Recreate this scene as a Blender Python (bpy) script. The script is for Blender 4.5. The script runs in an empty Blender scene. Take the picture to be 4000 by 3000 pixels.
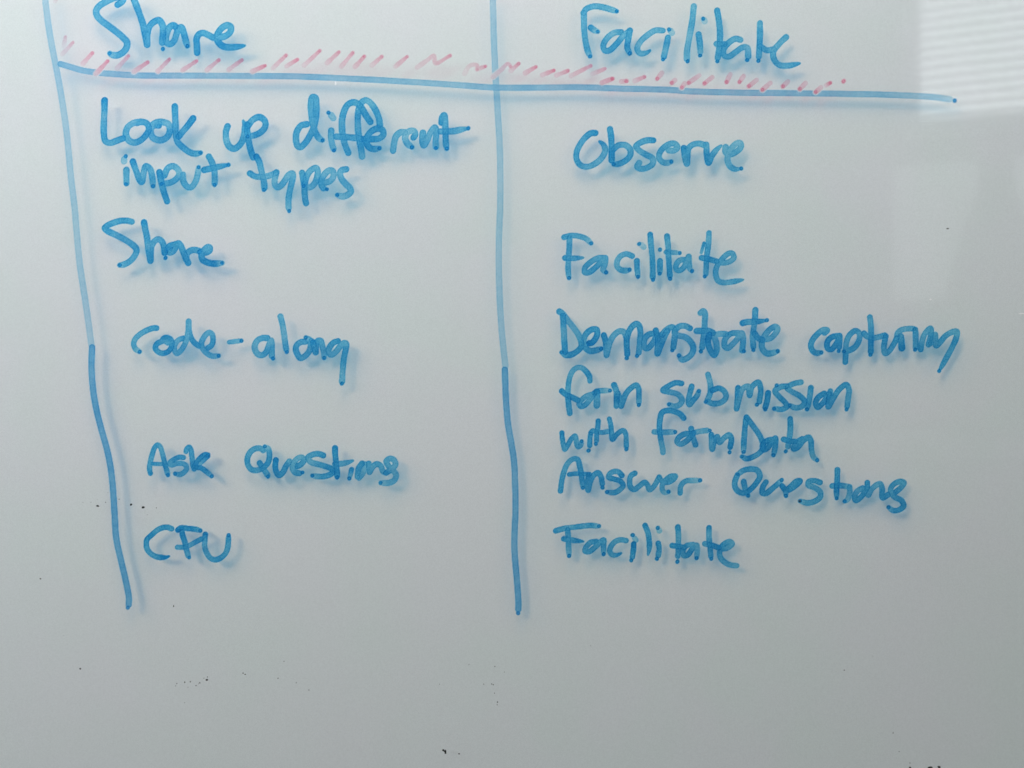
import bpy, math, random
import numpy as np

# ------------------------------------------------------------------ camera, world, lights
PX = 0.00025                      # metres on the board per photograph pixel
D = 0.775                         # camera distance from the glass
T = 0.0094                        # depth of the glass: ink on its front, white paint behind it
S = bpy.context.scene
COL = S.collection

cam = bpy.data.objects.new('camera', bpy.data.cameras.new('camera'))
COL.objects.link(cam)
cam.location = (0, -D, 0)
cam.rotation_euler = (math.pi/2, 0, 0)
cam.data.sensor_width = 36
cam.data.lens = 36*D/1.0
cam.data.clip_start = 0.01
cam.data.clip_end = 100
S.camera = cam

w = bpy.data.worlds.new('World'); S.world = w; w.use_nodes = True
w.node_tree.nodes['Background'].inputs[0].default_value = (0.97, 1.0, 0.97, 1)
w.node_tree.nodes['Background'].inputs[1].default_value = 0.115

def area(name, loc, target, size, power, color, shape='DISK'):
    l = bpy.data.lights.new(name, 'AREA'); l.shape = shape; l.size = size
    l.energy = power; l.color = color
    o = bpy.data.objects.new(name, l); COL.objects.link(o)
    o.location = loc
    import mathutils
    o.rotation_euler = (mathutils.Vector(target)-mathutils.Vector(loc)).to_track_quat('-Z', 'Y').to_euler()
    return o
# far bright opening up to the left: gives the blue ghost shadows their direction
area('key_light', (-10.9, -12, 8.8), (0, 0, 0), 4.6, 900, (1.0, 0.99, 0.975))
# added broad soft fill near the upper left, for the falloff
area('soft_light', (-1.7, -0.75, 2.0), (-0.15, 0, 0), 0.9, 5, (0.985, 0.985, 1.03))
area('left_light', (-1.45, -0.6, 0.75), (-0.2, 0, 0), 0.7, 8, (0.96, 0.97, 1.07))  # added fill that lifts the left middle of the board
area('top_fill_light', (-0.22, -0.7, 1.25), (-0.15, 0, 0), 0.8, 8.6, (0.99, 0.99, 1.0))  # added fill for the brighter top of the board, no ceiling lamp known

S.view_settings.view_transform = 'Standard'
S.view_settings.look = 'None'
S.view_settings.exposure = 0.15
S.view_settings.gamma = 1
S.cycles.transparent_max_bounces = 24
S.cycles.max_bounces = 6
S.cycles.use_denoising = True

# ------------------------------------------------------------------ helpers
def mesh_obj(name, verts, faces, mat, parent=None, smooth=False):
    me = bpy.data.meshes.new(name)
    me.from_pydata(verts, [], faces)
    me.update()
    if smooth:
        for p in me.polygons: p.use_smooth = True
    if mat: me.materials.append(mat)
    o = bpy.data.objects.new(name, me); COL.objects.link(o)
    if parent: o.parent = parent
    return o

def box(x0, x1, y0, y1, z0, z1):
    v = [(x0,y0,z0),(x1,y0,z0),(x1,y1,z0),(x0,y1,z0),(x0,y0,z1),(x1,y0,z1),(x1,y1,z1),(x0,y1,z1)]
    f = [(0,3,2,1),(4,5,6,7),(0,1,5,4),(1,2,6,5),(2,3,7,6),(3,0,4,7)]
    return v, f

def nt(name):
    m = bpy.data.materials.new(name); m.use_nodes = True
    n = m.node_tree; n.nodes.clear()
    out = n.nodes.new('ShaderNodeOutputMaterial')
    return m, n, out

def simple(name, col, rough=0.5, noise=0.0, scale=20):
    m, n, out = nt(name)
    b = n.nodes.new('ShaderNodeBsdfPrincipled')
    b.inputs['Roughness'].default_value = rough
    b.inputs['Base Color'].default_value = (*col, 1)
    if noise:
        tc = n.nodes.new('ShaderNodeTexCoord'); no = n.nodes.new('ShaderNodeTexNoise')
        no.inputs['Scale'].default_value = scale; no.inputs['Detail'].default_value = 6
        n.links.new(tc.outputs['Object'], no.inputs['Vector'])
        mx = n.nodes.new('ShaderNodeMix'); mx.data_type = 'RGBA'
        mx.inputs[6].default_value = (*[c*(1-noise) for c in col], 1)
        mx.inputs[7].default_value = (*[min(1, c*(1+noise)) for c in col], 1)
        n.links.new(no.outputs['Fac'], mx.inputs[0]); n.links.new(mx.outputs[2], b.inputs['Base Color'])
    n.links.new(b.outputs[0], out.inputs[0])
    return m

# white back-painted surface: very slightly uneven, faint grime and grain
def backing_mat():
    m, n, out = nt('white_backing')
    L = n.links.new
    tc = n.nodes.new('ShaderNodeTexCoord')
    def noise(scale, detail, rough=0.5):
        q = n.nodes.new('ShaderNodeTexNoise'); q.inputs['Scale'].default_value = scale
        q.inputs['Detail'].default_value = detail; q.inputs['Roughness'].default_value = rough
        L(tc.outputs['Object'], q.inputs['Vector']); return q
    def mix(a, b, fac):
        q = n.nodes.new('ShaderNodeMix'); q.data_type = 'RGBA'
        for s, v in ((6, a), (7, b)):
            if isinstance(v, tuple): q.inputs[s].default_value = (*v, 1)
            else: L(v, q.inputs[s])
        L(fac, q.inputs[0]); return q.outputs[2]
    n1 = noise(9, 3)
    r1 = n.nodes.new('ShaderNodeMapRange'); r1.inputs[1].default_value = 0.35; r1.inputs[2].default_value = 0.65
    L(n1.outputs['Fac'], r1.inputs[0])
    c1 = mix((0.76, 0.80, 0.80), (0.79, 0.79, 0.825), r1.outputs[0])
    n2 = noise(2.2, 4)
    r2 = n.nodes.new('ShaderNodeMapRange'); r2.inputs[1].default_value = 0.4; r2.inputs[2].default_value = 0.75
    r2.inputs[4].default_value = 0.5
    L(n2.outputs['Fac'], r2.inputs[0])
    c2 = mix(c1, (0.755, 0.775, 0.77), r2.outputs[0])
    n3 = noise(900, 2, 0.7)
    r3 = n.nodes.new('ShaderNodeMapRange'); r3.inputs[1].default_value = 0.3; r3.inputs[2].default_value = 0.7
    r3.inputs[3].default_value = 0.955; r3.inputs[4].default_value = 1.045
    L(n3.outputs['Fac'], r3.inputs[0])
    vm = n.nodes.new('ShaderNodeVectorMath'); vm.operation = 'SCALE'
    L(c2, vm.inputs[0]); L(r3.outputs[0], vm.inputs[3])
    d = n.nodes.new('ShaderNodeBsdfDiffuse'); L(vm.outputs[0], d.inputs[0])
    L(d.outputs[0], out.inputs[0])
    return m

def glass_mat():
    m, n, out = nt('board_glass')
    L = n.links.new
    fr = n.nodes.new('ShaderNodeFresnel'); fr.inputs[0].default_value = 1.5
    ge = n.nodes.new('ShaderNodeNewGeometry')
    inv = n.nodes.new('ShaderNodeMath'); inv.operation = 'SUBTRACT'; inv.inputs[0].default_value = 1
    L(ge.outputs['Backfacing'], inv.inputs[1])
    mu = n.nodes.new('ShaderNodeMath'); mu.operation = 'MULTIPLY'
    L(fr.outputs[0], mu.inputs[0]); L(inv.outputs[0], mu.inputs[1])
    t = n.nodes.new('ShaderNodeBsdfTransparent'); t.inputs[0].default_value = (0.985, 0.995, 0.99, 1)
    g = n.nodes.new('ShaderNodeBsdfGlossy'); g.inputs['Roughness'].default_value = 0.05
    mx = n.nodes.new('ShaderNodeMixShader')
    L(mu.outputs[0], mx.inputs[0]); L(t.outputs[0], mx.inputs[1]); L(g.outputs[0], mx.inputs[2])
    L(mx.outputs[0], out.inputs[0])
    return m

# marker ink: a translucent film whose thickness is the mesh attribute "ink"
def ink_mat(name, trans, body, cover, speckle=0.25):
    m, n, out = nt(name)
    L = n.links.new
    at = n.nodes.new('ShaderNodeAttribute'); at.attribute_name = 'ink'
    tc = n.nodes.new('ShaderNodeTexCoord')
    no = n.nodes.new('ShaderNodeTexNoise'); no.inputs['Scale'].default_value = 650
    no.inputs['Detail'].default_value = 3; no.inputs['Roughness'].default_value = 0.7
    L(tc.outputs['Object'], no.inputs['Vector'])
    mr = n.nodes.new('ShaderNodeMapRange'); mr.inputs[1].default_value = 0.3; mr.inputs[2].default_value = 0.7
    mr.inputs[3].default_value = 1-speckle; mr.inputs[4].default_value = 1+speckle
    L(no.outputs['Fac'], mr.inputs[0])
    de = n.nodes.new('ShaderNodeMath'); de.operation = 'MULTIPLY'
    L(at.outputs['Fac'], de.inputs[0]); L(mr.outputs[0], de.inputs[1])
    cc = n.nodes.new('ShaderNodeCombineColor')
    for i, v in enumerate(trans):
        p = n.nodes.new('ShaderNodeMath'); p.operation = 'POWER'; p.inputs[0].default_value = v
        L(de.outputs[0], p.inputs[1]); L(p.outputs[0], cc.inputs[i])
    t = n.nodes.new('ShaderNodeBsdfTransparent'); L(cc.outputs[0], t.inputs[0])
    d = n.nodes.new('ShaderNodeBsdfDiffuse'); d.inputs[0].default_value = (*body, 1)
    f = n.nodes.new('ShaderNodeMath'); f.operation = 'MULTIPLY'; f.inputs[1].default_value = cover; f.use_clamp = True
    L(de.outputs[0], f.inputs[0])
    f2 = n.nodes.new('ShaderNodeMath'); f2.operation = 'MINIMUM'; f2.inputs[1].default_value = 0.6
    L(f.outputs[0], f2.inputs[0])
    mx = n.nodes.new('ShaderNodeMixShader')
    L(f2.outputs[0], mx.inputs[0]); L(t.outputs[0], mx.inputs[1]); L(d.outputs[0], mx.inputs[2])
    L(mx.outputs[0], out.inputs[0])
    return m

BLUE = ink_mat('blue_marker_ink', (0.12, 0.55, 0.85), (0.035, 0.33, 0.62), 0.12, 0.34)
LINE = ink_mat('pale_blue_marker_ink', (0.22, 0.58, 0.87), (0.06, 0.34, 0.66), 0.10, 0.12)
PINK = ink_mat('pink_marker_ink', (0.94, 0.44, 0.56), (0.85, 0.28, 0.40), 0.15)

# ------------------------------------------------------------------ setting and board
wall = mesh_obj('wall', *box(-4, 4, T+0.03, T+0.13, -1.6, 2.6), simple('wall_paint', (0.62, 0.62, 0.60), 0.8, 0.04, 30))
wall['kind'] = 'structure'

board = bpy.data.objects.new('whiteboard', None); COL.objects.link(board)
board['label'] = 'large glossy white glass marker board covered in blue handwriting and pink tick marks'
board['category'] = 'whiteboard'
BX0, BX1, BZ0, BZ1 = -0.95, 0.95, -0.62, 0.62
mesh_obj('glass_panel', *box(BX0, BX1, 0, T-0.0004, BZ0, BZ1), glass_mat(), board)
mesh_obj('backing_panel', *box(BX0, BX1, T, T+0.02, BZ0, BZ1), backing_mat(), board)

# ------------------------------------------------------------------ the writing, traced stroke by stroke
# word: (text, x0, y0, zoom, marker radius, label, [(letter, [strokes])])
# stroke flags: e stop dot, o lone dot, t tapers, d= thickness, r= radius
W = []
def word(*a): W.append(a)

word('Share', 180, 0, 2.6976, 12.6, 'the word "Share" as a heading over the pink ticks, upper left', [
 ('S', ["755,50 800,20 812,-5 790,-22 740,-25 680,-5 620,25 560,65 530,110 535,160 580,215 660,275 740,335 810,395 855,450 845,510 800,560 740,585 690,575 672,563|e"]),
 ('h', ["920,-20 960,80 990,160 1020,250 1040,340 1055,420 1066,472 1068,350 1090,280 1140,230 1190,215 1225,260 1235,330 1228,400 1225,450", "1232,516|o"]),
 ('a', ["1385,300 1340,268 1300,290 1275,345 1262,400 1272,450 1310,465 1350,430 1375,360 1395,305 1425,290 1445,330 1465,400 1478,450 1490,485|e"]),
 ('r', ["1592,557 1590,480 1587,410 1610,365 1650,348 1700,365 1755,395"]),
 ('e', ["1760,397 1830,395 1900,375 1945,330 1945,285 1910,268 1860,290 1815,345 1800,400 1820,450 1870,490 1940,500 2010,495 2095,482|t"])])
word('Look', 380, 360, 2.765, 12.3, 'the word "Look" that opens the left column under the ruled line', [
 ('L', ["80,90 78,200 72,330 72,450 90,530 140,548 210,525 280,500"]),
 ('o', ["440,325 390,335 330,380 310,450 340,520 400,545 470,520 530,460 560,390 530,335 470,322 430,332"]),
 ('o', ["665,362 605,365 578,420 600,490 680,520 750,490 785,420 770,350 710,325 640,328 600,350"]),
 ('k', ["838,155 842,250 845,350 850,460 870,540 930,600 1000,650 1060,665 1115,655|e", "1035,285 980,360 920,430 880,480|d=1"])])
word('up', 380, 360, 2.765, 12.2, 'the short word "up" between "Look" and "different"', [
 ('u', ["1408,370 1390,430 1395,520 1430,590 1480,610 1530,580 1570,520 1590,440 1590,360 1576,306|t"]),
 ('p', ["1620,350 1620,420 1635,520 1655,620 1685,705", "1625,370 1680,300 1750,270 1810,310 1815,370 1770,430 1700,465 1625,480|e"])])
word('different', 1120, 350, 2.9892, 12.2, 'the long word "different" at the end of the first left column line', [
 ('d', ["235,405 170,420 120,490 108,580 130,660 165,670 220,620 270,540 320,430 345,300 348,180 335,95 300,90 282,180 290,300 310,420 340,510 380,570 418,592|e"]),
 ('i', ["520,480 518,560 530,640 548,690|d=.85", "552,710|o", "545,335 520,300|d=.4", "489,271|o"]),
 ('f', ["978,378 930,310 870,210 820,160 770,150 710,180 665,270 645,380 650,500 680,640 720,740"]),
 ('f', ["1088,415 1078,340 1020,210 960,140 920,125 870,155 840,230 830,350 835,480 850,600 870,700 880,782|d=.9", "580,550 680,555 800,565 900,580"]),
 ('e', ["900,580 1000,580 1080,570 1128,530 1120,475 1070,455 1000,480 940,550 930,620 970,680 1030,695 1082,685|e"]),
 ('r', ["1242,715 1255,620 1280,540 1330,500 1380,500|d=.6"]),
 ('e', ["1480,560 1500,530 1490,490 1450,480 1400,510 1382,570 1410,630 1462,673|e d=.75"]),
 ('n', ["1590,505 1584,580 1600,650 1640,590 1680,500 1730,445 1745,500 1740,600 1742,670|d=.8", "1742,682|o"]),
 ('t', ["1808,385 1820,320 1838,302 1850,400 1855,520 1860,640 1870,688|e", "1790,490 1860,490 1950,485 2050,465 2120,452|e t"])])
word('input', 380, 360, 2.765, 12.0, 'the word "input" starting the second line of the left column', [
 ('i', ["315,840 315,920 316,985|d=.8", "311,994|o", "290,745 291,725|d=.4", "308,693|o"]),
 ('n', ["385,750 420,850 460,950 480,970 500,880 525,800 570,830 595,920 603,1015|e"]),
 ('p', ["672,865 690,960 720,1080 755,1180", "725,900 765,820 820,800 875,840 885,890 840,950 780,980 695,990|e d=.8"]),
 ('u', ["925,890 930,960 970,1020 1010,1030 1060,970 1085,890 1095,812|e d=.8"]),
 ('t', ["1205,695 1240,760 1265,850 1270,950 1268,985|d=.85", "1267,1002|o", "1155,840 1250,820 1340,800 1418,785|e t"])])
word('types', 920, 580, 4.424, 12.0, 'the word "types" just under "up" in the left column', [
 ('t', ["360,140 410,230 440,350 470,480 495,600 500,680|d=1.05", "492,715|o", "250,430 330,480 430,490 550,480 650,445 710,415|d=.8"]),
 ('y', ["705,415 690,480 675,570 690,640 730,670 790,640 850,560 920,460 980,435 990,500 960,640 930,780 915,930 920,1030|d=.8", "927,1080|o"]),
 ('p', ["1150,420 1170,520 1190,640 1195,760 1205,880 1220,945|d=.85", "1200,600 1230,480 1300,380 1390,335 1418,380 1410,500 1370,600 1290,670 1180,650|e d=.8"]),
 ('e', ["1560,590 1630,565 1690,490 1680,390 1620,380 1530,460 1485,560 1485,630 1520,690|d=.75", "1578,705|o"]),
 ('s', ["1912,360 1830,380 1805,430 1830,520 1900,610 1980,690 1990,750 1940,800 1850,830 1760,805|e d=.7"])])
word('Share', 380, 830, 4.2538, 11.9, 'the word "Share" in the left column, above "code-along"', [
 ('S', ["575,155 480,135 380,142 250,180 150,230 125,260 170,305 280,360 420,430 550,510 640,590 652,650 610,740 530,820 440,865 375,875|e"]),
 ('h', ["777,165 800,280 830,430 850,600 870,720 885,805 888,700 900,570 950,480 1020,445 1080,490 1110,580 1120,670", "1135,755|o"]),
 ('a', ["1300,530 1200,560 1160,620 1200,665 1255,650 1300,590 1345,510 1380,540 1420,630 1460,730 1480,780"]),
 ('r', ["1512,838 1480,760 1490,690 1540,640 1610,622 1700,640|d=.8"]),
 ('e', ["1710,655 1820,665 1870,630 1870,585 1840,575 1780,620 1735,700 1750,780 1830,830 1950,850 2075,840|e"])])
word('code', 500, 1210, 5.027, 10.7, 'the word "code" before the hyphen in the left column', [
 ('c', ["560,360 500,360 380,400 240,480 140,580 115,680 150,770 230,825|e d=.85"]),
 ('o', ["790,650 720,610 640,630 560,680 540,760 600,830 690,855 790,820 850,740 865,640 820,570 740,550 695,570"]),
 ('d', ["1095,560 1000,590 935,660 910,750 930,830 965,860 1040,800 1110,690 1160,560 1185,400 1192,225 1200,400 1235,540 1300,640 1390,710|d=.85"]),
 ('e', ["1570,750 1640,700 1672,600 1650,480 1600,448 1540,480 1470,580 1440,680 1480,780 1570,870 1660,910 1782,905|e d=.9"])])
word('-', 500, 1210, 5.027, 9.0, 'short hyphen stroke between "code" and "along"', [
 ('hyphen', ["1990,637 2080,625 2180,612|d=.7", "2227,608|o"])])
word('along', 900, 1210, 4.424, 11.5, 'the word "along" after the hyphen in the left column', [
 ('a', ["640,490 550,490 470,530 425,610 430,700 480,770 550,785 620,730 660,630 705,530 715,600 715,700 718,800|d=.8", "737,840|o"]),
 ('l', ["865,115 900,250 925,400 945,550 965,680|d=.85", "978,730|o"]),
 ('o', ["1300,550 1220,558 1150,610 1130,680 1160,770 1210,835 1290,800 1360,720 1390,620 1370,525 1305,480|e d=.85"]),
 ('n', ["1400,540 1440,640 1475,740 1480,640 1510,540 1560,540 1590,640 1620,740 1620,830|e d=.9", "1430,560 1460,690|d=.85"]),
 ('g', ["1860,540 1780,570 1715,650 1700,730 1740,780 1820,730 1900,630 1970,575 2000,590 1990,700 1960,850 1945,1000 1935,1150 1930,1240|d=.85", "1928,1275|o"])])
word('Ask', 550, 1720, 7.1355, 9.7, 'the word "Ask" before "Questions" in the left column', [
 ('A', ["270,920 245,800 265,620 320,400 390,200 470,125 540,180 600,350 650,560 700,750 745,920|d=.95", "758,968|o", "330,650 480,660 620,660|d=.8 r=7.5"]),
 ('s', ["1190,480 1080,470 930,530 810,630 850,690 1000,650 1150,645 1250,690 1280,780 1220,880 1100,950 960,930|e"]),
 ('k', ["1262,310 1290,230 1350,190 1400,260 1420,400 1440,560 1455,700 1490,800|d=.9", "1870,410 1790,400 1680,470 1560,610 1500,720 1560,750 1680,770 1800,850 1900,930 1980,1000|e", "1870,440 1740,560 1640,640|d=.8"])])
word('Questions', 930, 1720, 3.3015, 11.1, 'the word "Questions" after "Ask" in the left column', [
 ('Q', ["325,130 290,105 230,105 160,150 120,240 130,320 180,380 250,385 330,350 390,280 405,190 390,110 345,80|e d=.85", "278,292 310,340 350,400 380,445|d=.85", "387,468|o"]),
 ('u', ["487,255 480,340 495,410 530,450 580,410 620,330 662,270"]),
 ('e', ["760,335 810,310 850,255 820,218 760,240 710,310 705,370 740,415 790,425|d=.8", "830,415|o"]),
 ('s', ["1100,195 1040,175 960,185 900,225 940,280 1040,310 1140,340 1210,370 1225,405 1190,440 1100,465 1030,465 960,455|e d=.85"]),
 ('t', ["1250,100 1255,200 1265,300 1275,400 1278,460", "1278,478|o", "1250,305 1330,302 1400,288 1485,262|t d=.8"]),
 ('i', ["1464,375 1452,430 1435,490|e r=9 d=.8"]),
 ('o', ["1600,298 1555,360 1540,470|d=.8", "1640,310 1610,420 1560,485|d=.8"]),
 ('n', ["1685,300 1690,360 1695,410 1730,350 1790,305 1840,330 1870,400 1910,420|d=.8"]),
 ('s', ["1910,420 1975,375 2030,310 2010,255 1960,235 1912,270 1940,330 2000,390 2040,450 2010,520 1930,550 1840,548|e d=.8"])])
word('CFU', 540, 2040, 5.53, 10.4, 'the capitals "CFU" at the foot of the left column', [
 ('C', ["720,140 640,110 540,115 420,165 290,275 190,375 174,470 200,590 290,690 400,745 520,760 600,757 670,735|t d=1.15"]),
 ('F', ["860,165 930,120 1100,138 1230,150 1340,180|e d=1.1", "940,140 960,280 1010,430 1040,580 1078,720|d=1.05", "1100,758|o", "845,540 950,540 1060,520 1180,460 1290,400 1370,360|r=9.6 d=1.1"]),
 ('U', ["1450,260 1440,400 1435,520 1480,660 1570,780 1670,808 1780,770 1880,680 1930,560 1948,420 1952,330|d=1.05", "1955,283|o"])])

word('Facilitate', 2200, 0, 2.212, 11.5, 'the word "Facilitate" as a heading over the right end of the ticks', [
 ('F', ["175,112 200,78 270,55 350,65 420,85 462,98|e d=.9", "178,112 180,230 190,340 212,440 232,487|e d=.95", "238,240 270,262 298,274|e d=.85"]),
 ('a', ["500,278 440,285 380,330 346,395 360,437 400,435 460,380 520,310 576,265|d=.85", "576,265 560,350 553,410 575,462|e"]),
 ('c', ["860,265 800,262 720,310 660,370 640,425 665,462 715,458 752,436|t d=.85"]),
 ('i', ["905,325 890,400 870,490|d=.9", "863,513|o", "940,285 928,268|d=.35", "915,256|o"]),
 ('l', ["1128,55 1115,180 1090,320 1070,440 1068,510|d=.85", "1075,530|o"]),
 ('i', ["1170,298 1180,370 1185,450|d=.85", "1183,480|o", "1218,175 1222,185|d=.3", "1210,162|o"]),
 ('t', ["1330,92 1345,180 1355,290 1350,400 1335,500|d=.95", "1332,530|o", "1325,380 1395,383|d=.9"]),
 ('a', ["1530,345 1490,335 1430,370 1385,430 1390,480 1430,490 1490,450 1550,410 1590,415 1598,490|d=.85", "1589,519|o"]),
 ('t', ["1700,200 1700,300 1695,400 1690,490|d=.9", "1687,525|o", "1700,400 1760,435 1820,425|d=.9"]),
 ('e', ["1925,322 1870,375 1815,450 1825,520 1870,563 1940,568 2045,548|t d=.9"])])
word('Observe', 2220, 490, 3.0722, 11.6, 'the word "Observe" alone in the right column', [
 ('O', ["325,92 270,95 200,150 140,230 100,320 100,410 150,480 230,495 320,460 400,390 442,300 420,230 370,190|t"]),
 ('b', ["500,45 515,150 520,280 520,420", "545,285 600,240 680,235 742,290 742,360 690,420 610,460 545,468|e"]),
 ('s', ["1020,180 940,180 860,210 812,250 850,300 930,350 1012,400 1012,460 940,510 860,520 825,495 850,450|d=.85"]),
 ('e', ["1205,300 1270,300 1310,262 1280,222 1220,222 1140,270 1092,340 1092,400 1140,445 1190,450 1235,435|e d=.8"]),
 ('r', ["1385,270 1400,380 1422,460 1430,380 1440,280 1500,228 1580,220 1620,232|d=.9"]),
 ('v', ["1655,230 1660,330 1682,450 1720,370 1780,290 1838,240|t d=.95"]),
 ('e', ["1887,260 1885,320 1935,350 2010,320 2070,260 2062,213 2020,215 1960,270 1920,340 1910,420 1940,490 2000,525 2075,518|e t d=.85"])])
word('Facilitate', 2180, 890, 2.9892, 10.8, 'the word "Facilitate" between "Observe" and "Demonstrate"', [
 ('F', ["70,110 150,90 250,100 330,130 385,180|e d=.85", "133,120 130,250 118,400 118,500 128,585|e d=.85", "80,352 160,355 295,350|t d=.9"]),
 ('a', ["545,350 480,350 380,400 312,470 310,520 360,520 430,470 500,400 550,350 545,430 525,490 560,520|e d=.85"]),
 ('c', ["865,330 800,305 730,330 690,390 690,450 730,490 790,500 833,490|e d=.75"]),
 ('i', ["920,387 922,460 930,550|d=.85", "933,570|o", "1000,225 975,200|d=.35", "947,188|o"]),
 ('l', ["1075,80 1085,200 1100,350 1105,480 1105,575|d=.95", "1108,606|o"]),
 ('i', ["1190,387 1190,450 1188,510|d=.9", "1186,535|o", "1190,255|o"]),
 ('t', ["1272,98 1285,220 1290,350 1300,480 1305,560|d=.9", "1308,595|o", "1262,283 1340,288 1420,295|e d=.8 r=9.5"]),
 ('a', ["1480,372 1420,380 1380,430 1377,480 1410,500 1460,470 1500,400 1525,335 1530,420 1540,480 1563,505|e d=.9"]),
 ('t', ["1762,60 1755,180 1740,300 1730,420 1725,540|d=.95", "1713,567|o", "1703,180 1672,290|r=6", "1675,350 1750,365 1850,390|d=.95"]),
 ('e', ["1850,390 1930,410 2010,390 2052,350 2035,300 1990,300 1920,360 1850,460 1842,550 1870,620 1930,640 2030,630 2160,607|t d=.85"])])
WA = (2160, 1190, 4.8087); WB = (2580, 1190, 4.424)
word('Demonstrate', *WA, 11.5, 'the long word "Demonstrate" before "capturing"', [
 ('D', ["187,205 197,350 207,550 217,750 228,890", "120,130 180,170 280,300 400,450 480,570 530,700 530,790 450,880 340,940 240,945 165,895|e"]),
 ('e', ["680,725 730,715 790,650 832,550 820,472 760,460 660,510 590,610 580,720 620,820 700,870 800,860 905,830|e"]),
 ('m', ["955,575 990,700 1000,850 1005,950 1030,850 1070,700 1150,570 1250,500 1330,515 1380,620 1385,750 1395,930|d=.95", "1385,1005|o", "1385,640 1430,500 1500,400 1570,360 1620,400 1642,520 1632,700 1612,900|d=.95", "1580,960|o"]),
 ('o', ["1890,540 1800,560 1730,630 1705,720 1725,810 1780,820 1860,740 1920,640 1935,570|d=.9"]),
 ('n', ["1930,485 1962,600 1967,750 1962,920 2010,800 2070,650 2120,540 2150,490", (WB, "25,520 110,430 205,390 248,450 240,600 222,740|d=.85"), (WB, "205,790|o")]),
 ('s', [(WB, "510,410 430,370 340,372 270,420 245,480 300,530 420,560 520,640 567,740 540,850 450,930 370,950 320,880|e d=.9")]),
 ('t', [(WB, "690,145 735,112 762,135 765,300 760,430 740,580 718,740|d=.95"), (WB, "698,808|o"), (WB, "625,455 720,455 830,455 905,490|d=1")]),
 ('r', [(WB, "850,520 818,620 840,740 925,872 972,790 960,650 930,540 1020,505 1130,510|d=.95")]),
 ('a', [(WB, "1340,490 1240,495 1160,540 1105,630 1110,720 1160,750 1240,690 1330,590 1400,495 1425,560 1422,700 1410,790|d=.85"), (WB, "1440,805|o")]),
 ('t', [(WB, "1640,95 1630,250 1612,400 1592,550 1605,730|d=.95"), (WB, "1605,785|o"), (WB, "1420,318 1500,300 1650,295 1835,270|e t")]),
 ('e', [(WB, "1625,500 1690,580 1760,610|d=.95"), (WB, "1790,605 1900,580 1990,490 2020,410 1980,382 1900,420 1800,540 1750,660 1760,760 1830,840 1920,840 2025,805|e d=.85")])])
word('capturing', 3130, 1210, 3.3515, 11.0, 'the word "capturing" at the far right, with a long slanting tail', [
 ('c', ["305,305 340,268 290,262 200,330 140,410 125,480 150,540 200,567 260,560|e d=1.05"]),
 ('a', ["500,345 420,350 360,390 335,450 350,510 390,520 440,470 490,380 500,340 500,420 497,490|d=1", "490,540|o"]),
 ('p', ["575,685 580,600 582,500 595,410 640,320 710,275 760,310 755,400 700,490 630,530 560,545|e d=.95"]),
 ('t', ["897,98 910,200 912,330 910,450 908,550|d=1", "905,590|o", "820,310 860,350 920,370 1000,360 1090,335|d=.85"]),
 ('u', ["1105,345 1090,420 1080,510 1098,573 1150,540 1210,450 1250,370|d=.9"]),
 ('r', ["1315,500 1310,420 1300,350|d=.95 r=13", "1250,390 1260,310 1310,265 1400,248 1470,248|d=.8"]),
 ('i', ["1492,260 1498,350 1497,450 1495,500|d=.95", "1488,522|o"]),
 ('n', ["1563,520 1580,420 1620,310 1690,245 1700,300 1680,400 1665,455|d=.9"]),
 ('g', ["1690,440 1720,370 1752,325 1755,400 1765,470 1820,420 1890,340 1980,290 2035,288 2030,360 1980,480 1910,610 1850,720 1805,800|e t d=.9"])])
word('form', 2160, 1410, 5.53, 10.6, 'the word "form" under "Demonstrate"', [
 ('f', ["800,430 790,340 710,220 620,150 540,140 440,200 370,330 340,470 325,620 325,780 340,960 365,1130|d=.9", "190,650 270,720 400,780 540,850"]),
 ('o', ["840,725 720,760 620,840 560,920 600,980 680,960 770,870 850,760 900,690|d=.8"]),
 ('r', ["945,670 948,800 945,960|d=.9 r=13", "900,690 980,650 1100,640 1230,640|e d=.75"]),
 ('m', ["1320,520 1370,660 1378,800 1370,970|d=.9 r=11.5", "1400,690 1440,800 1472,980 1520,850 1570,720 1680,590 1800,522 1850,600 1858,750 1855,890|d=.95", "1855,950|o"])])
word('submission', 2550, 1450, 2.765, 10.7, 'the word "submission" after "form"', [
 ('s', ["310,132 250,125 170,160 110,205 180,225 270,250 315,310 290,360 230,380 175,357|e d=.9"]),
 ('u', ["420,165 400,240 385,320 395,360 440,310 480,260 497,215|e"]),
 ('b', ["595,35 615,110 625,200 605,280 575,330|e", "640,205 720,185 780,230 787,290 730,340 650,350 590,325|d=.95"]),
 ('m', ["920,180 915,280 905,405 930,300 970,190 1030,165 1045,262 1070,170 1140,120 1165,200 1150,330|d=.95", "1125,360|o"]),
 ('i', ["1245,235 1235,320 1215,390|d=.95", "1215,410|o", "1338,155|o"]),
 ('s', ["1450,160 1380,170 1320,215 1370,280 1430,340 1450,380 1400,410 1310,405|e d=.9"]),
 ('s', ["1600,120 1520,135 1450,180 1500,220 1590,270 1640,330 1610,380 1540,395 1480,370|e d=.9"]),
 ('i', ["1707,180 1697,260 1682,350 1665,410|e"]),
 ('o', ["1850,240 1790,280 1758,340 1780,390 1830,350 1880,280 1905,240|d=.9"]),
 ('n', ["1917,215 1900,300 1895,385 1950,290 2020,190 2090,145 2118,200 2108,300 2098,380|d=.95", "2093,412|o"])])
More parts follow.
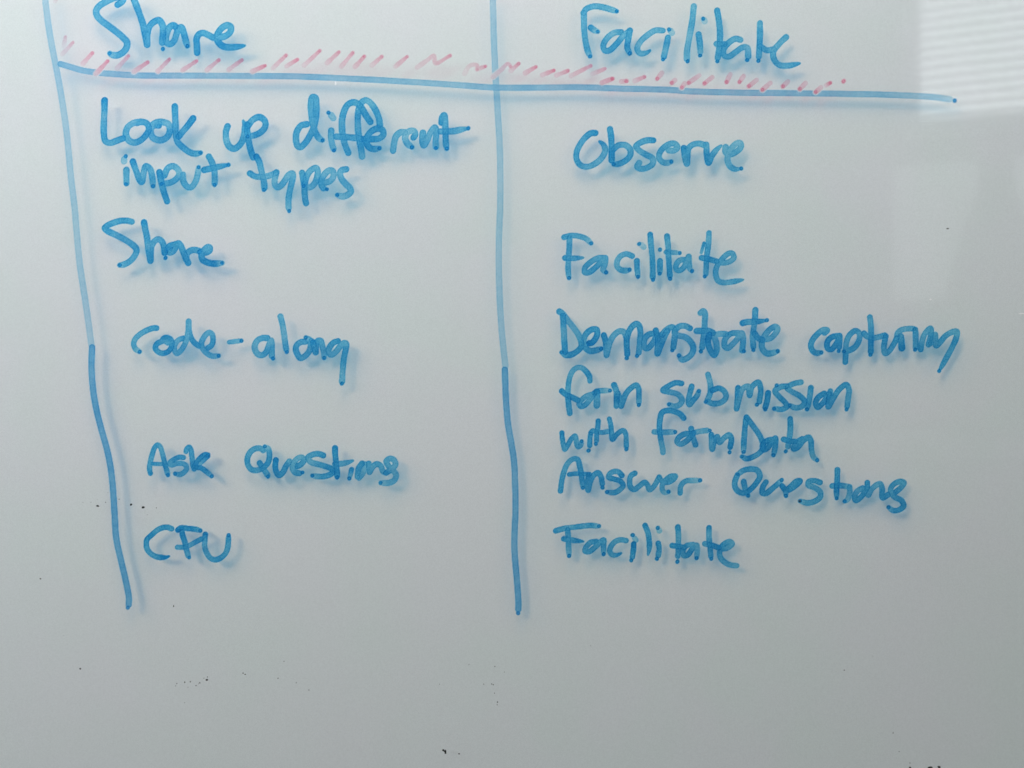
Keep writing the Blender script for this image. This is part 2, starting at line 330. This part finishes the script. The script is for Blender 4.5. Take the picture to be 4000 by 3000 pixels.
word('with', 2160, 1630, 6.5059, 9.6, 'the word "with" above "Answer"', [
 ('w', ["225,395 240,550 270,720 300,815 370,720 460,560 560,475 590,550 600,680 640,752 700,720 728,610|e"]),
 ('i', ["955,430 940,550 935,720|d=1", "905,845|o"]),
 ('t', ["1148,95 1140,250 1110,400 1105,600|d=1", "1088,675|o", "965,390 1010,345 1120,372 1250,385 1400,360|d=.9"]),
 ('h', ["1432,40 1470,200 1490,400 1512,560 1600,460 1700,370 1790,340 1850,430 1862,600 1865,740|d=.95", "1868,808|o"])])
word('formData', 2540, 1590, 3.2529, 10.7, 'the run-together "formData" after "with"', [
 ('f', ["425,140 380,90 300,55 210,45 150,70 125,150 118,280 135,420 155,520 162,575|d=.95", "50,315 150,320 250,318 315,318|e d=.85"]),
 ('o', ["510,335 430,345 360,390 340,440 380,470 450,440 520,370 550,325|d=.9"]),
 ('r', ["520,275 540,370 575,480|d=.9", "545,330 620,310 720,298|d=.7", "755,298|o"]),
 ('m', ["775,350 780,450 787,535 810,450 850,375 880,450 930,400 1000,355 1030,400 1015,510|d=.95", "1008,575|o"]),
 ('D', ["1215,160 1200,300 1190,430 1185,570|e", "1222,130 1290,220 1370,330 1420,430 1435,510 1390,580 1300,635 1220,655 1165,630|e"]),
 ('a', ["1560,415 1490,425 1430,475 1440,540 1490,520 1540,450 1590,395 1590,480 1577,560 1565,610|e"]),
 ('t', ["1778,150 1780,260 1770,380 1750,500|d=1", "1722,562|o", "1695,410 1770,430 1840,440|d=.9"]),
 ('a', ["1930,405 1860,450 1820,530 1870,515 1940,430 2010,385 2040,430 2047,530 2070,630 2120,675|e d=.9"])])
word('Answer', 2160, 1790, 3.5677, 10.3, 'the word "Answer" before "Questions" in the right column', [
 ('A', ["105,455 120,330 150,200 200,80 270,15 340,15 370,100 395,230 410,340 418,410|e", "225,225 330,215 450,220 510,225|r=8.5 d=.85"]),
 ('n', ["490,240 487,350 490,445 520,330 570,235 630,202 670,260 688,360|d=.95", "690,408|o"]),
 ('s', ["960,240 910,190 850,185 790,220 780,265 850,290 940,320 978,380 930,440 850,480 755,470|e d=.85"]),
 ('w', ["1140,210 1090,240 1067,320 1080,400 1130,435 1200,390 1280,335 1320,380 1345,438 1400,400 1450,320 1480,262|d=.9"]),
 ('e', ["1480,262 1520,320 1600,335 1680,290 1705,250 1640,252 1560,315 1520,390 1530,450 1560,478 1610,467|e d=.85"]),
 ('r', ["1772,485 1778,400 1810,345 1870,312 1950,310 2050,308|e d=.75"])])
word('Questions', 2830, 1800, 2.9493, 10.7, 'the word "Questions" after "Answer", a black speck on its first s', [
 ('Q', ["150,160 120,240 125,310 170,360 230,370 310,320 370,250 407,180 380,112 310,95 220,110 155,155|e", "220,240 235,310 250,360 272,400|e"]),
 ('u', ["477,245 442,300 437,370 480,373 550,320 620,260 658,222|e d=.9"]),
 ('e', ["663,290 710,340 800,300 870,232 830,235 760,300 710,350 707,402|e d=.95"]),
 ('s', ["1100,250 1040,230 970,240 965,280 1040,310 1102,360 1100,420 1030,470 950,485 870,463|e d=.85"]),
 ('t', ["1300,105 1298,220 1290,330 1292,430|e", "1242,290 1330,285 1430,297|d=.9"]),
 ('i', ["1442,300 1440,380 1412,450 1385,466|e d=.85"]),
 ('o', ["1590,315 1530,350 1497,420 1512,455 1570,420 1620,350 1645,300|d=.9"]),
 ('n', ["1645,252 1647,340 1657,395 1700,320 1790,265 1815,320 1820,425 1885,390|d=.95"]),
 ('s', ["1970,360 2030,310 2068,252 2010,240 1930,290 1912,350 1950,410 2040,460 2062,520 2010,565 1940,570 1890,535|e d=.9"])])
word('Facilitate', 2150, 2030, 2.8727, 10.4, 'the word "Facilitate" that ends the right column', [
 ('F', ["60,125 150,100 300,80 440,65 545,72|e d=.95", "195,112 200,200 205,320 210,405|e", "150,215 250,230 370,245|t d=.95"]),
 ('a', ["515,245 450,255 400,310 387,350 430,360 500,310 560,250 598,228 595,300 598,385|e d=.95"]),
 ('c', ["850,235 790,225 720,250 675,310 668,360 700,395 750,395 795,375|t d=.95"]),
 ('i', ["935,270 930,350 920,420|d=.9", "907,455|o", "960,230 945,208|d=.4", "923,173|o"]),
 ('l', ["1062,65 1095,150 1110,260 1107,340 1095,395|t"]),
 ('i', ["1210,265 1220,330 1210,400|d=.9", "1195,438|o", "1222,125 1220,115|d=.35", "1205,93|o"]),
 ('t', ["1430,82 1437,180 1435,300 1430,410|d=.95", "1425,470|o", "1365,290 1430,300 1500,310"]),
 ('a', ["1600,278 1530,290 1490,340 1495,400 1540,395 1590,330 1640,285 1647,350 1640,430|e d=.9"]),
 ('t', ["1780,90 1780,200 1790,310 1800,410|d=.95", "1805,437|o", "1732,270 1820,290 1890,315"]),
 ('e', ["1905,330 1980,320 2040,270 2010,245 1940,280 1902,340 1907,420 1960,480 2030,510 2090,515|d=.95"])])

LINES = [
 ('long slanting ruled line down the left side of the writing', [
  ("175,-14 177,0 189,96 201,169 218,255 235,347 249,434 261,520 269,602 278,699 291,805 303,945 313,1041 330,1152 344,1248 357,1345|d=.38 r=12"),
  ("360,1357 358,1436 364,1523 377,1600 395,1672 419,1759 433,1831 443,1928 448,2010 455,2106 474,2193 493,2275 504,2337 503,2362|d=.92 r=12"),
  ("500,2373|o")]),
 ('long ruled line down the middle between the two columns', [
  ("1924,-14 1925,0 1929,145 1934,265 1940,366 1947,482 1953,602 1954,800 1950,896 1948,1017 1952,1161 1959,1282 1971,1402 1974,1430|d=.40 r=12"),
  ("1972,1444 1974.5,1513 1979,1600 1985.5,1663 1998,1735 2008,1802 2012,1889 2014,1986 2010,2082 2010,2154 2018,2251 2025,2347 2025,2380|d=.88 r=12"),
  ("2024,2395|o")]),
 ('long ruled line across the board under both headings', [
  ("236,250 273,261 321,275 365,282 439,289 551,295 736,296 995,297 1028,297 1165,299 1314,305 1462,312 1647,323 1795,333 1928,342 2077,343 2262,341 2410,346 2607,351 2697,357 2878,362 3059,364 3172,365 3300,367 3457,370 3574,375 3653,380 3709,388|f d=.72 r=11.5"),
  ("3729,393|o")]),
]
# pink ticks: points in photograph pixels; kind a = strong at the top fading down, b = stop dot at the lower end
TICKS = [
 ('a', .5, "285,167 245,211"), ('a', .35, "256,145 250,182"), ('a', .8, "361,208 325,248"), ('a', .9, "421,239 375,289"), ('a', .8, "502,219 458,267"),
 ('a', .95, "577,244 523,280"), ('a', .95, "662,232 617,278"), ('a', .9, "768,239 714,274"), ('a', .95, "855,235 808,274"), ('a', .95, "945,235 894,272"),
 ('a', 1, "1036,257 986,279"), ('a', .8, "1117,217 1067,266"), ('a', 1, "1162,233 1119,259"), ('a', .8, "1249,199 1189,255"), ('a', .8, "1324,204 1278,246"),
 ('a', .8, "1378,207 1334,259"), ('a', .9, "1423,221 1388,260"), ('a', .7, "1491,222 1453,255"), ('a', .9, "1590,222 1545,260"),
 ('a', .7, "1758,218 1701,247 1695,218 1669,236 1629,264"), ('a', .5, "1864,272 1863,255 1836,257 1815,287"), ('a', 1, "1896,260 1864,270"),
 ('a', .6, "1996,262 1984,249 1958,273 1926,300"), ('a', .9, "2026,249 1996,276"), ('a', 1, "2093,262 2052,285"), ('a', 1, "2163,276 2118,293"),
 ('a', .9, "2218,277 2173,295"), ('a', .9, "2307,258 2231,296"), ('a', .8, "2363,269 2314,289"), ('b', .9, "2351,323 2392,308"), ('b', .8, "2427,319 2447,317"),
 ('a', .9, "2517,301 2480,316"), ('b', .8, "2585,286 2567,308"), ('b', .8, "2636,314 2624,324"), ('b', .8, "2731,295 2690,324"), ('b', .7, "2674,327 2663,342"),
 ('b', .9, "2782,302 2752,326"), ('b', .85, "2852,291 2838,321"), ('b', .9, "2904,298 2888,321"), ('b', .8, "2955,313 2925,337"), ('b', .85, "3008,325 2978,351"),
 ('b', .85, "3078,318 3058,338"), ('b', .85, "3146,325 3124,348"), ('b', .85, "3206,342 3186,360"), ('a', 1.2, "3243,324 3226,334"), ('b', .9, "3296,316 3294,319"),
 ('a', .4, "222,-8 216,5"),
]

# ------------------------------------------------------------------ ink film field
H = 2.6                                                  # node spacing in photograph pixels
X0, Y0 = -30.0, -40.0
NX, NY = int(4060/H), int(3060/H)
rng = np.random.RandomState(7)
def parse(s):
    body, _, fl = s.partition('|')
    pts = np.array([[float(q) for q in p.split(',')] for p in body.split()])
    f = {'e': False, 'o': False, 't': False, 'd': 1.0, 'r': None}
    for k in fl.split():
        if '=' in k: a, b = k.split('='); f[a] = float(b)
        else: f[k] = True
    return pts, f
def smooth(p, step=1.6):
    if len(p) == 1: return p.copy()
    if len(p) == 2:
        n = max(2, int(np.linalg.norm(p[1]-p[0])/step)); t = np.linspace(0, 1, n)[:, None]
        return p[0]*(1-t)+p[1]*t
    q = np.vstack([2*p[0]-p[1], p, 2*p[-1]-p[-2]]); out = []
    for i in range(1, len(q)-2):
        a, b, c, d = q[i-1], q[i], q[i+1], q[i+2]
        # centripetal Catmull-Rom
        t0 = 0; t1 = t0+max(1e-3, np.linalg.norm(b-a))**.5; t2 = t1+max(1e-3, np.linalg.norm(c-b))**.5; t3 = t2+max(1e-3, np.linalg.norm(d-c))**.5
        n = max(2, int(np.linalg.norm(c-b)/step)); t = np.linspace(t1, t2, n, endpoint=False)[:, None]
        A1 = (t1-t)/(t1-t0)*a+(t-t0)/(t1-t0)*b; A2 = (t2-t)/(t2-t1)*b+(t-t1)/(t2-t1)*c; A3 = (t3-t)/(t3-t2)*c+(t-t2)/(t3-t2)*d
        B1 = (t2-t)/(t2-t0)*A1+(t-t0)/(t2-t0)*A2; B2 = (t3-t)/(t3-t1)*A2+(t-t1)/(t3-t1)*A3
        out.append((t2-t)/(t2-t1)*B1+(t-t1)/(t2-t1)*B2)
    out.append(p[-1:]); return np.vstack(out)
def wob(n, period, amp):
    k = max(2, int(n/period)+2); v = rng.uniform(-1, 1, k)
    x = np.linspace(0, k-1.001, n); i = x.astype(int); f = x-i; f = f*f*(3-2*f)
    return amp*(v[i]*(1-f)+v[np.minimum(i+1, k-1)]*f)

class Field:
    def __init__(s):
        s.d = np.zeros((NY, NX), np.float32); s.own = -np.ones((NY, NX), np.int32)
        s.best = np.zeros((NY, NX), np.float32)
    def splat(s, P, R, DD, oid, rim=0.55, soft=2.2, ring=False):
        # P samples, R radius per sample, DD thickness per sample; handled in runs so that boxes stay small
        CH = 60
        x0 = max(0, int((P[:,0].min()-R.max()-4-X0)/H)); x1 = min(NX-1, int((P[:,0].max()+R.max()+4-X0)/H)+1)
        y0 = max(0, int((P[:,1].min()-R.max()-4-Y0)/H)); y1 = min(NY-1, int((P[:,1].max()+R.max()+4-Y0)/H)+1)
        if x1 <= x0 or y1 <= y0: return
        shp = (y1-y0, x1-x0)
        near = np.full(shp, 1e3, np.float32); DM = np.full(shp, 1e3, np.float32); RR = np.ones(shp, np.float32); DK = np.zeros(shp, np.float32)
        for a in range(0, len(P), CH):
            p = P[a:a+CH+1]; r = R[a:a+CH+1]; dd = DD[a:a+CH+1]; m = r.max()+4
            i0 = max(x0, int((p[:,0].min()-m-X0)/H)); i1 = min(x1, int((p[:,0].max()+m-X0)/H)+1)
            j0 = max(y0, int((p[:,1].min()-m-Y0)/H)); j1 = min(y1, int((p[:,1].max()+m-Y0)/H)+1)
            if i1 <= i0 or j1 <= j0: continue
            GX, GY = np.meshgrid(X0+H*np.arange(i0, i1), Y0+H*np.arange(j0, j1))
            dist = np.sqrt((GX[..., None]-p[:,0])**2+(GY[..., None]-p[:,1])**2)
            k = np.argmin(dist-r, axis=2)
            dm = np.take_along_axis(dist, k[..., None], 2)[..., 0]; rr = r[k]
            sl = (slice(j0-y0, j1-y0), slice(i0-x0, i1-x0))
            better = (dm-rr) < near[sl]
            near[sl] = np.where(better, dm-rr, near[sl]); DM[sl] = np.where(better, dm, DM[sl])
            RR[sl] = np.where(better, rr, RR[sl]); DK[sl] = np.where(better, dd[k], DK[sl])
        u = DM/np.maximum(RR, .5)
        prof = 1-rim*.35+rim*np.clip((u-.55)/.35, 0, 1)**2
        if ring: prof = .8+.75*np.exp(-((u-.72)/.24)**2)
        val = np.clip((RR-DM)/soft+.5, 0, 1)*DK*prof
        D0 = s.d[y0:y1, x0:x1]; B = s.best[y0:y1, x0:x1]; O = s.own[y0:y1, x0:x1]
        win = val > B
        O[win] = oid
        B[win] = val[win]
        D0[:] = np.maximum(D0, val)+.16*np.minimum(D0, val)
    def stroke(s, pts, f, r, oid):
        mx, my = pts.mean(0)
        f['d'] *= 1.06+.18*np.clip((my-300)/1300, 0, 1)      # ink is denser lower down
        if f['r']: r = f['r']
        r *= .975
        if f['o']:
            s.dot(pts[0], oid); return
        P = smooth(pts); n = len(P)
        q = .35 if n > 260 else 1.0                      # long ruled lines are steadier
        R = np.full(n, r)*(1+wob(n, 22/q, .05*q)); DD = np.full(n, f['d'])*(1+wob(n, 20/q, .22*q)+wob(n, 70/q, .18*q))
        L = np.arange(n)*1.6; tail = L[-1]-L
        DD *= 1+.22*np.exp(-L/14)
        if f.get('f'): DD *= .5+.5*np.clip(tail/330, 0, 1)
        if f['t']:
            k = np.clip(tail/34, 0, 1); R *= .30+.70*k**.7; DD *= 1+.25*(1-k)
        elif f['e']:
            k = np.clip(tail/30, 0, 1); DD *= .52+.48*k; k2 = np.clip(tail/14, 0, 1); R *= .82+.18*k2
        s.splat(P, R, DD, oid)
        if f['e']: s.dot(P[-1], oid)
    def dot(s, p, oid):
        a = rng.uniform(0, 6.28); v = np.array([math.cos(a), math.sin(a)])*.8
        P = np.array([p-v, p+v]); s.splat(P, np.array([7.2, 7.0])+rng.uniform(-.4, .6), np.array([1.5, 1.5]), oid, ring=True, soft=2.4)

blue = Field(); pink = Field()
parts = []        # oid -> (name, parent object, label)
for wi, (text, ox, oy, z, r, label, letters) in enumerate(W):
    if text == '-':
        wo = board
    else:
        wo = bpy.data.objects.new('handwritten_word', None); COL.objects.link(wo); wo.parent = board
        wo['label'] = label
    for ch, strokes in letters:
        oid = len(parts)
        if text == '-': parts.append(('hyphen', board, label))
        else: parts.append(('letter', wo, ('capital letter ' if ch.isupper() else 'small letter ')+ch))
        for s_ in strokes:
            if isinstance(s_, tuple): (qx, qy, qz), s_ = s_
            else: qx, qy, qz = ox, oy, z
            pts, f = parse(s_)
            blue.stroke(pts/qz+np.array([qx, qy]), f, r, oid)
word_max = len(parts)
# ruled lines live in a field of their own so that pink ticks can dissolve them
lines = Field()
for label, strokes in LINES:
    oid = len(parts); parts.append(('ruled_line', board, label))
    for s_ in strokes:
        pts, f = parse(s_); lines.stroke(pts, f, 12, oid)
pink_parts = []
erase = np.zeros((NY, NX), np.float32)
for kind, d, s_ in TICKS:
    oid = len(pink_parts); pink_parts.append('tick_mark')
    pts, _ = parse(s_); P = smooth(pts); n = len(P); L = np.linspace(0, 1, n)
    if kind == 'a':
        R = np.full(n, 7.4)*(1+wob(n, 8, .12))*(.85+.35*L); DD = .85*d*(1.15-.85*L)*(1+wob(n, 8, .15))
        pink.splat(P, R, DD, oid, rim=.3, soft=4.2)
        pink.splat(P[:2], np.array([5., 5.]), np.array([d*1.15]*2), oid)
    else:
        R = np.full(n, 8.6)*(1+wob(n, 8, .08)); DD = d*(.42+.25*L)*(1+wob(n, 8, .1))
        pink.splat(P, R, DD, oid, rim=.35, soft=3)
        pink.splat(P[-2:], np.array([6.2, 6.2]), np.array([d*1.5]*2), oid, soft=3)
    F2 = Field(); F2.splat(P, np.full(n, 12.5), np.ones(n), 0, rim=0, soft=5)
    erase = np.maximum(erase, F2.best)
lines.d *= (1-.97*erase)
win = lines.best*(1-.97*erase) > blue.best
blue.d = np.where(win | (blue.own < 0), lines.d, blue.d)
blue.own = np.where(win | (blue.own < 0), lines.own, blue.own)
# slight granular unevenness and dry streaks
def lump(sc, amp):
    ny, nx = NY//sc+3, NX//sc+3; g = rng.uniform(-1, 1, (ny, nx))
    yy = np.arange(NY)/sc; xx = np.arange(NX)/sc; i = yy.astype(int); j = xx.astype(int); fy = (yy-i)[:, None]; fx = (xx-j)[None]
    fy = fy*fy*(3-2*fy); fx = fx*fx*(3-2*fx)
    return amp*(g[i][:, j]*(1-fy)*(1-fx)+g[i][:, j+1]*(1-fy)*fx+g[i+1][:, j]*fy*(1-fx)+g[i+1][:, j+1]*fy*fx)
for F in (blue, pink):
    F.d *= (1+lump(2, .07)+lump(7, .10)+lump(20, .06))

def emit(F, plist, mat, y):
    d = F.d; own = F.own
    c = np.stack([d[:-1, :-1], d[:-1, 1:], d[1:, 1:], d[1:, :-1]]); o = np.stack([own[:-1, :-1], own[:-1, 1:], own[1:, 1:], own[1:, :-1]])
    use = c.max(0) > .02
    ow = np.take_along_axis(o, c.argmax(0)[None], 0)[0]
    jj, ii = np.nonzero(use & (ow >= 0)); oo = ow[jj, ii]
    order = np.argsort(oo, kind='stable'); jj, ii, oo = jj[order], ii[order], oo[order]
    for oid, (name, parent, label) in enumerate(plist):
        a, b = np.searchsorted(oo, oid), np.searchsorted(oo, oid, 'right')
        if b <= a: continue
        j, i = jj[a:b], ii[a:b]
        quad = np.stack([(j+1)*NX+i, (j+1)*NX+i+1, j*NX+i+1, j*NX+i], 1)
        uniq, invx = np.unique(quad, return_inverse=True)
        vy, vx = uniq//NX, uniq % NX
        px = X0+H*vx; py = Y0+H*vy
        co = np.stack([(px-2000)*PX, np.full(len(px), y), (1500-py)*PX], 1).astype(np.float32)
        me = bpy.data.meshes.new(name)
        me.vertices.add(len(co)); me.vertices.foreach_set('co', co.ravel())
        nf = len(quad); me.loops.add(nf*4); me.loops.foreach_set('vertex_index', invx.ravel().astype(np.int32))
        me.polygons.add(nf); me.polygons.foreach_set('loop_start', np.arange(0, nf*4, 4, dtype=np.int32))
        me.update(calc_edges=True)
        at = me.attributes.new('ink', 'FLOAT', 'POINT'); at.data.foreach_set('value', d[vy, vx].astype(np.float32))
        me.materials.append(LINE if name == 'ruled_line' else mat)
        ob = bpy.data.objects.new(name, me); COL.objects.link(ob); ob.parent = parent
        if label: ob['label'] = label
emit(blue, parts, BLUE, -0.00015)
emit(pink, [('tick_mark', board, None) for _ in pink_parts], PINK, -0.0003)

# ------------------------------------------------------------------ dirt specks and chips on the glass
DIRT = simple('dried_dirt', (0.012, 0.014, 0.012), 0.8)
DIRT2 = simple('grey_dirt', (0.10, 0.10, 0.10), 0.9)
CHIP = simple('white_scuff', (0.9, 0.9, 0.9), 0.4)
SPECKS = [(324.5,1963,2,2),(356,1961.5,3,3),(381,1952,2,2),(382.4,1976,12,7),(413.4,1961.5,4,4),(422,1924,2,2),(466,1950,4,4),(513,1971,10,9),(559.6,1982,13,8),
 (611.5,1983.5,3,5),(158.8,2260,8,5),(576,2010,2,2),(678.6,2367.6,4,8),(314.6,2611.7,7,7),(690,2670,3,3),(686,2679,3,3),(250,2482,2,2),
 (808.6,2655.5,9,8),(811,2644,4,4),(797,2648.6,3,3),(780.8,2666.5,5,5),(766,2678,5,4),(775.8,2671,3,3),(743.8,2662.7,6,5),(722,2664.4,5,7),(735,2684,3,3),(691.6,2669.5,4,4),
 (949.7,2628.6,6,4),(957.8,2634,6,4),(1086.4,2649,5,4),(1110,2583,3,5),(1157.7,2666.8,4,4),(1207,2695,4,5),(722,2744.7,3,3),
 (1732,2930,9,8),(1739,2934,10,11),(1740,2941,7,8),(1793,2943.7,6,6),(1933,2603,4,4),(1889.6,2671.8,4,4),(1921,2671,5,5),(1927,2674,5,5),(1931.8,2707,4,4),(1943.5,2742,5,6),
 (1942,2752.6,4,4),(1717,2672,3,3),(1970,2624.5,3,3),(1832,2595,3,3),(3297.6,2617.5,5,5),(3488,2862.7,4,5),(3511.8,2935,4,4),(3553.7,2980,4,4),(3554,2998,8,8),
 (3634,2997,22,8),(3668,2995.5,12,9),(3408.7,2563,2,2),(3701.6,893,11,5),(2307.6,2522,2,4),(3123,1956.7,9,7),(3120,1956,5,4)]
rr = random.Random(5)
def lump_mesh(name, px, py, w_, h_, mat, thick=0.0006, y=-0.00035):
    n = 8; v = []; a0 = rr.uniform(0, 6)
    for k in range(n):
        q = rr.uniform(.72, 1.2); a = a0+k*2*math.pi/n
        v.append(((px-2000+w_*.5*q*math.cos(a))*PX, y, (1500-py-h_*.5*q*math.sin(a))*PX))
    v.append(((px-2000)*PX, y-thick, (1500-py)*PX))
    f = [(k, (k+1) % n, n) for k in range(n)] + [tuple(range(n-1, -1, -1))]
    return mesh_obj(name, v, f, mat, board)
for (px, py, a, b) in SPECKS:
    lump_mesh('dirt_speck', px, py, a*1.08, b*1.08, DIRT if max(a, b) > 5 else DIRT2, thick=PX*min(a, b)*.25)
for (px, py, a, b) in [(1311, 325, 7, 18), (3634, 1170, 12, 8), (3990, 1225, 26, 7)]:
    o = lump_mesh('glass_scuff', px, py, a, b, CHIP, 0.0001)
    o['label'] = 'tiny white scuff on the glass'

# ------------------------------------------------------------------ what the glass mirrors: a window with a blind, and a bottle on a ledge
FRAME = simple('window_frame_paint', (0.6, 0.6, 0.6), 0.5)
def emis(name, col, s):
    m, n, out = nt(name); e = n.nodes.new('ShaderNodeEmission'); e.inputs[0].default_value = (*col, 1); e.inputs[1].default_value = s
    n.links.new(e.outputs[0], out.inputs[0]); return m
def slat_mat():
    m, n, out = nt('blind_slat'); d = n.nodes.new('ShaderNodeBsdfDiffuse'); d.inputs[0].default_value = (.7, .72, .72, 1)
    t = n.nodes.new('ShaderNodeBsdfTranslucent'); t.inputs[0].default_value = (.75, .77, .77, 1); mx = n.nodes.new('ShaderNodeMixShader')
    n.links.new(d.outputs[0], mx.inputs[1]); n.links.new(t.outputs[0], mx.inputs[2]); n.links.new(mx.outputs[0], out.inputs[0]); return m
win = bpy.data.objects.new('window', None); COL.objects.link(win)
win['kind'] = 'structure'
win['label'] = 'bright window with a lowered slatted blind mirrored faintly in the glass'
# local frame: x along the window, -y... faces the board; origin at its lower left corner as seen in the reflection
win.location = (1.43, -2.0, 0.92)
win.rotation_euler = (0, 0, math.radians(18.7))
WW, WH = 1.25, 1.15
mesh_obj('window_pane', *box(0.0, WW, -0.060, -0.055, 0.0, WH), emis('daylight_outside', (0.93, 0.98, 1.0), 7), win)
mesh_obj('glow_panel', *box(-0.08, WW, -0.060, -0.055, -0.62, -0.14), emis('panel_glow', (0.93, 1.0, 0.99), 1.0), win)  # added glowing panel, not part of the window, for the lighter mirrored patch
for b in (box(-.05, 0, -.07, 0, -.05, WH+.05), box(WW, WW+.05, -.07, 0, -.05, WH+.05), box(0, WW, -.07, 0, -.05, 0), box(0, WW, -.07, 0, WH, WH+.05)):
    mesh_obj('window_frame', *b, FRAME, win)
blind = bpy.data.objects.new('window_blind', None); COL.objects.link(blind); blind.parent = win
SM = slat_mat(); n_sl = int(WH/0.034)
sv = []; hw = 0.0185; an = math.radians(9)
for k in range(2):
    yy = (-1, 1)[k]*hw*math.cos(an); zz = (-1, 1)[k]*hw*math.sin(an)
    sv += [(0.005, yy, zz), (WW-.005, yy, zz), (WW-.005, yy, zz+.001), (0.005, yy, zz+.001)]
sf = [(0,1,2,3),(7,6,5,4),(0,4,5,1),(3,2,6,7),(0,3,7,4),(1,5,6,2)]
sm0 = None
for k in range(n_sl):
    if sm0 is None:
        o = mesh_obj('slat', sv, sf, SM, blind); sm0 = o.data
    else:
        o = bpy.data.objects.new('slat', sm0); COL.objects.link(o); o.parent = blind
    o.location = (0, -0.025, 0.02+0.034*k)

def lathe(prof, n=28):
    v = []; f = []
    for (r_, z_) in prof:
        for k in range(n): v.append((r_*math.cos(2*math.pi*k/n), r_*math.sin(2*math.pi*k/n), z_))
    for i in range(len(prof)-1):
        for k in range(n): f.append((i*n+k, i*n+(k+1) % n, (i+1)*n+(k+1) % n, (i+1)*n+k))
    return v, f
bt = bpy.data.objects.new('bottle', None); COL.objects.link(bt)
bt.location = (0.99, -0.85, -0.11)
bt['label'] = 'large grey bottle on a ledge, mirrored faintly at the right edge of the board'
bt['category'] = 'bottle'
BM = simple('bottle_plastic', (0.16, 0.17, 0.17), 0.5, .1, 12)
mesh_obj('body', *lathe([(0, 0), (.088, 0), (.093, .01), (.093, .26), (.085, .33), (.062, .42), (.035, .50), (.028, .545)]), BM, bt, True)
mesh_obj('cap', *lathe([(.031, .546), (.033, .56), (.033, .60), (.028, .605), (0, .605)]), simple('bottle_cap', (.22, .22, .22), .4), bt, True)
led = mesh_obj('ledge', *box(0.72, 2.2, -1.15, -0.72, -0.14, -0.111), simple('ledge_paint', (.45, .46, .46), .6, .05, 15))
led['kind'] = 'structure'
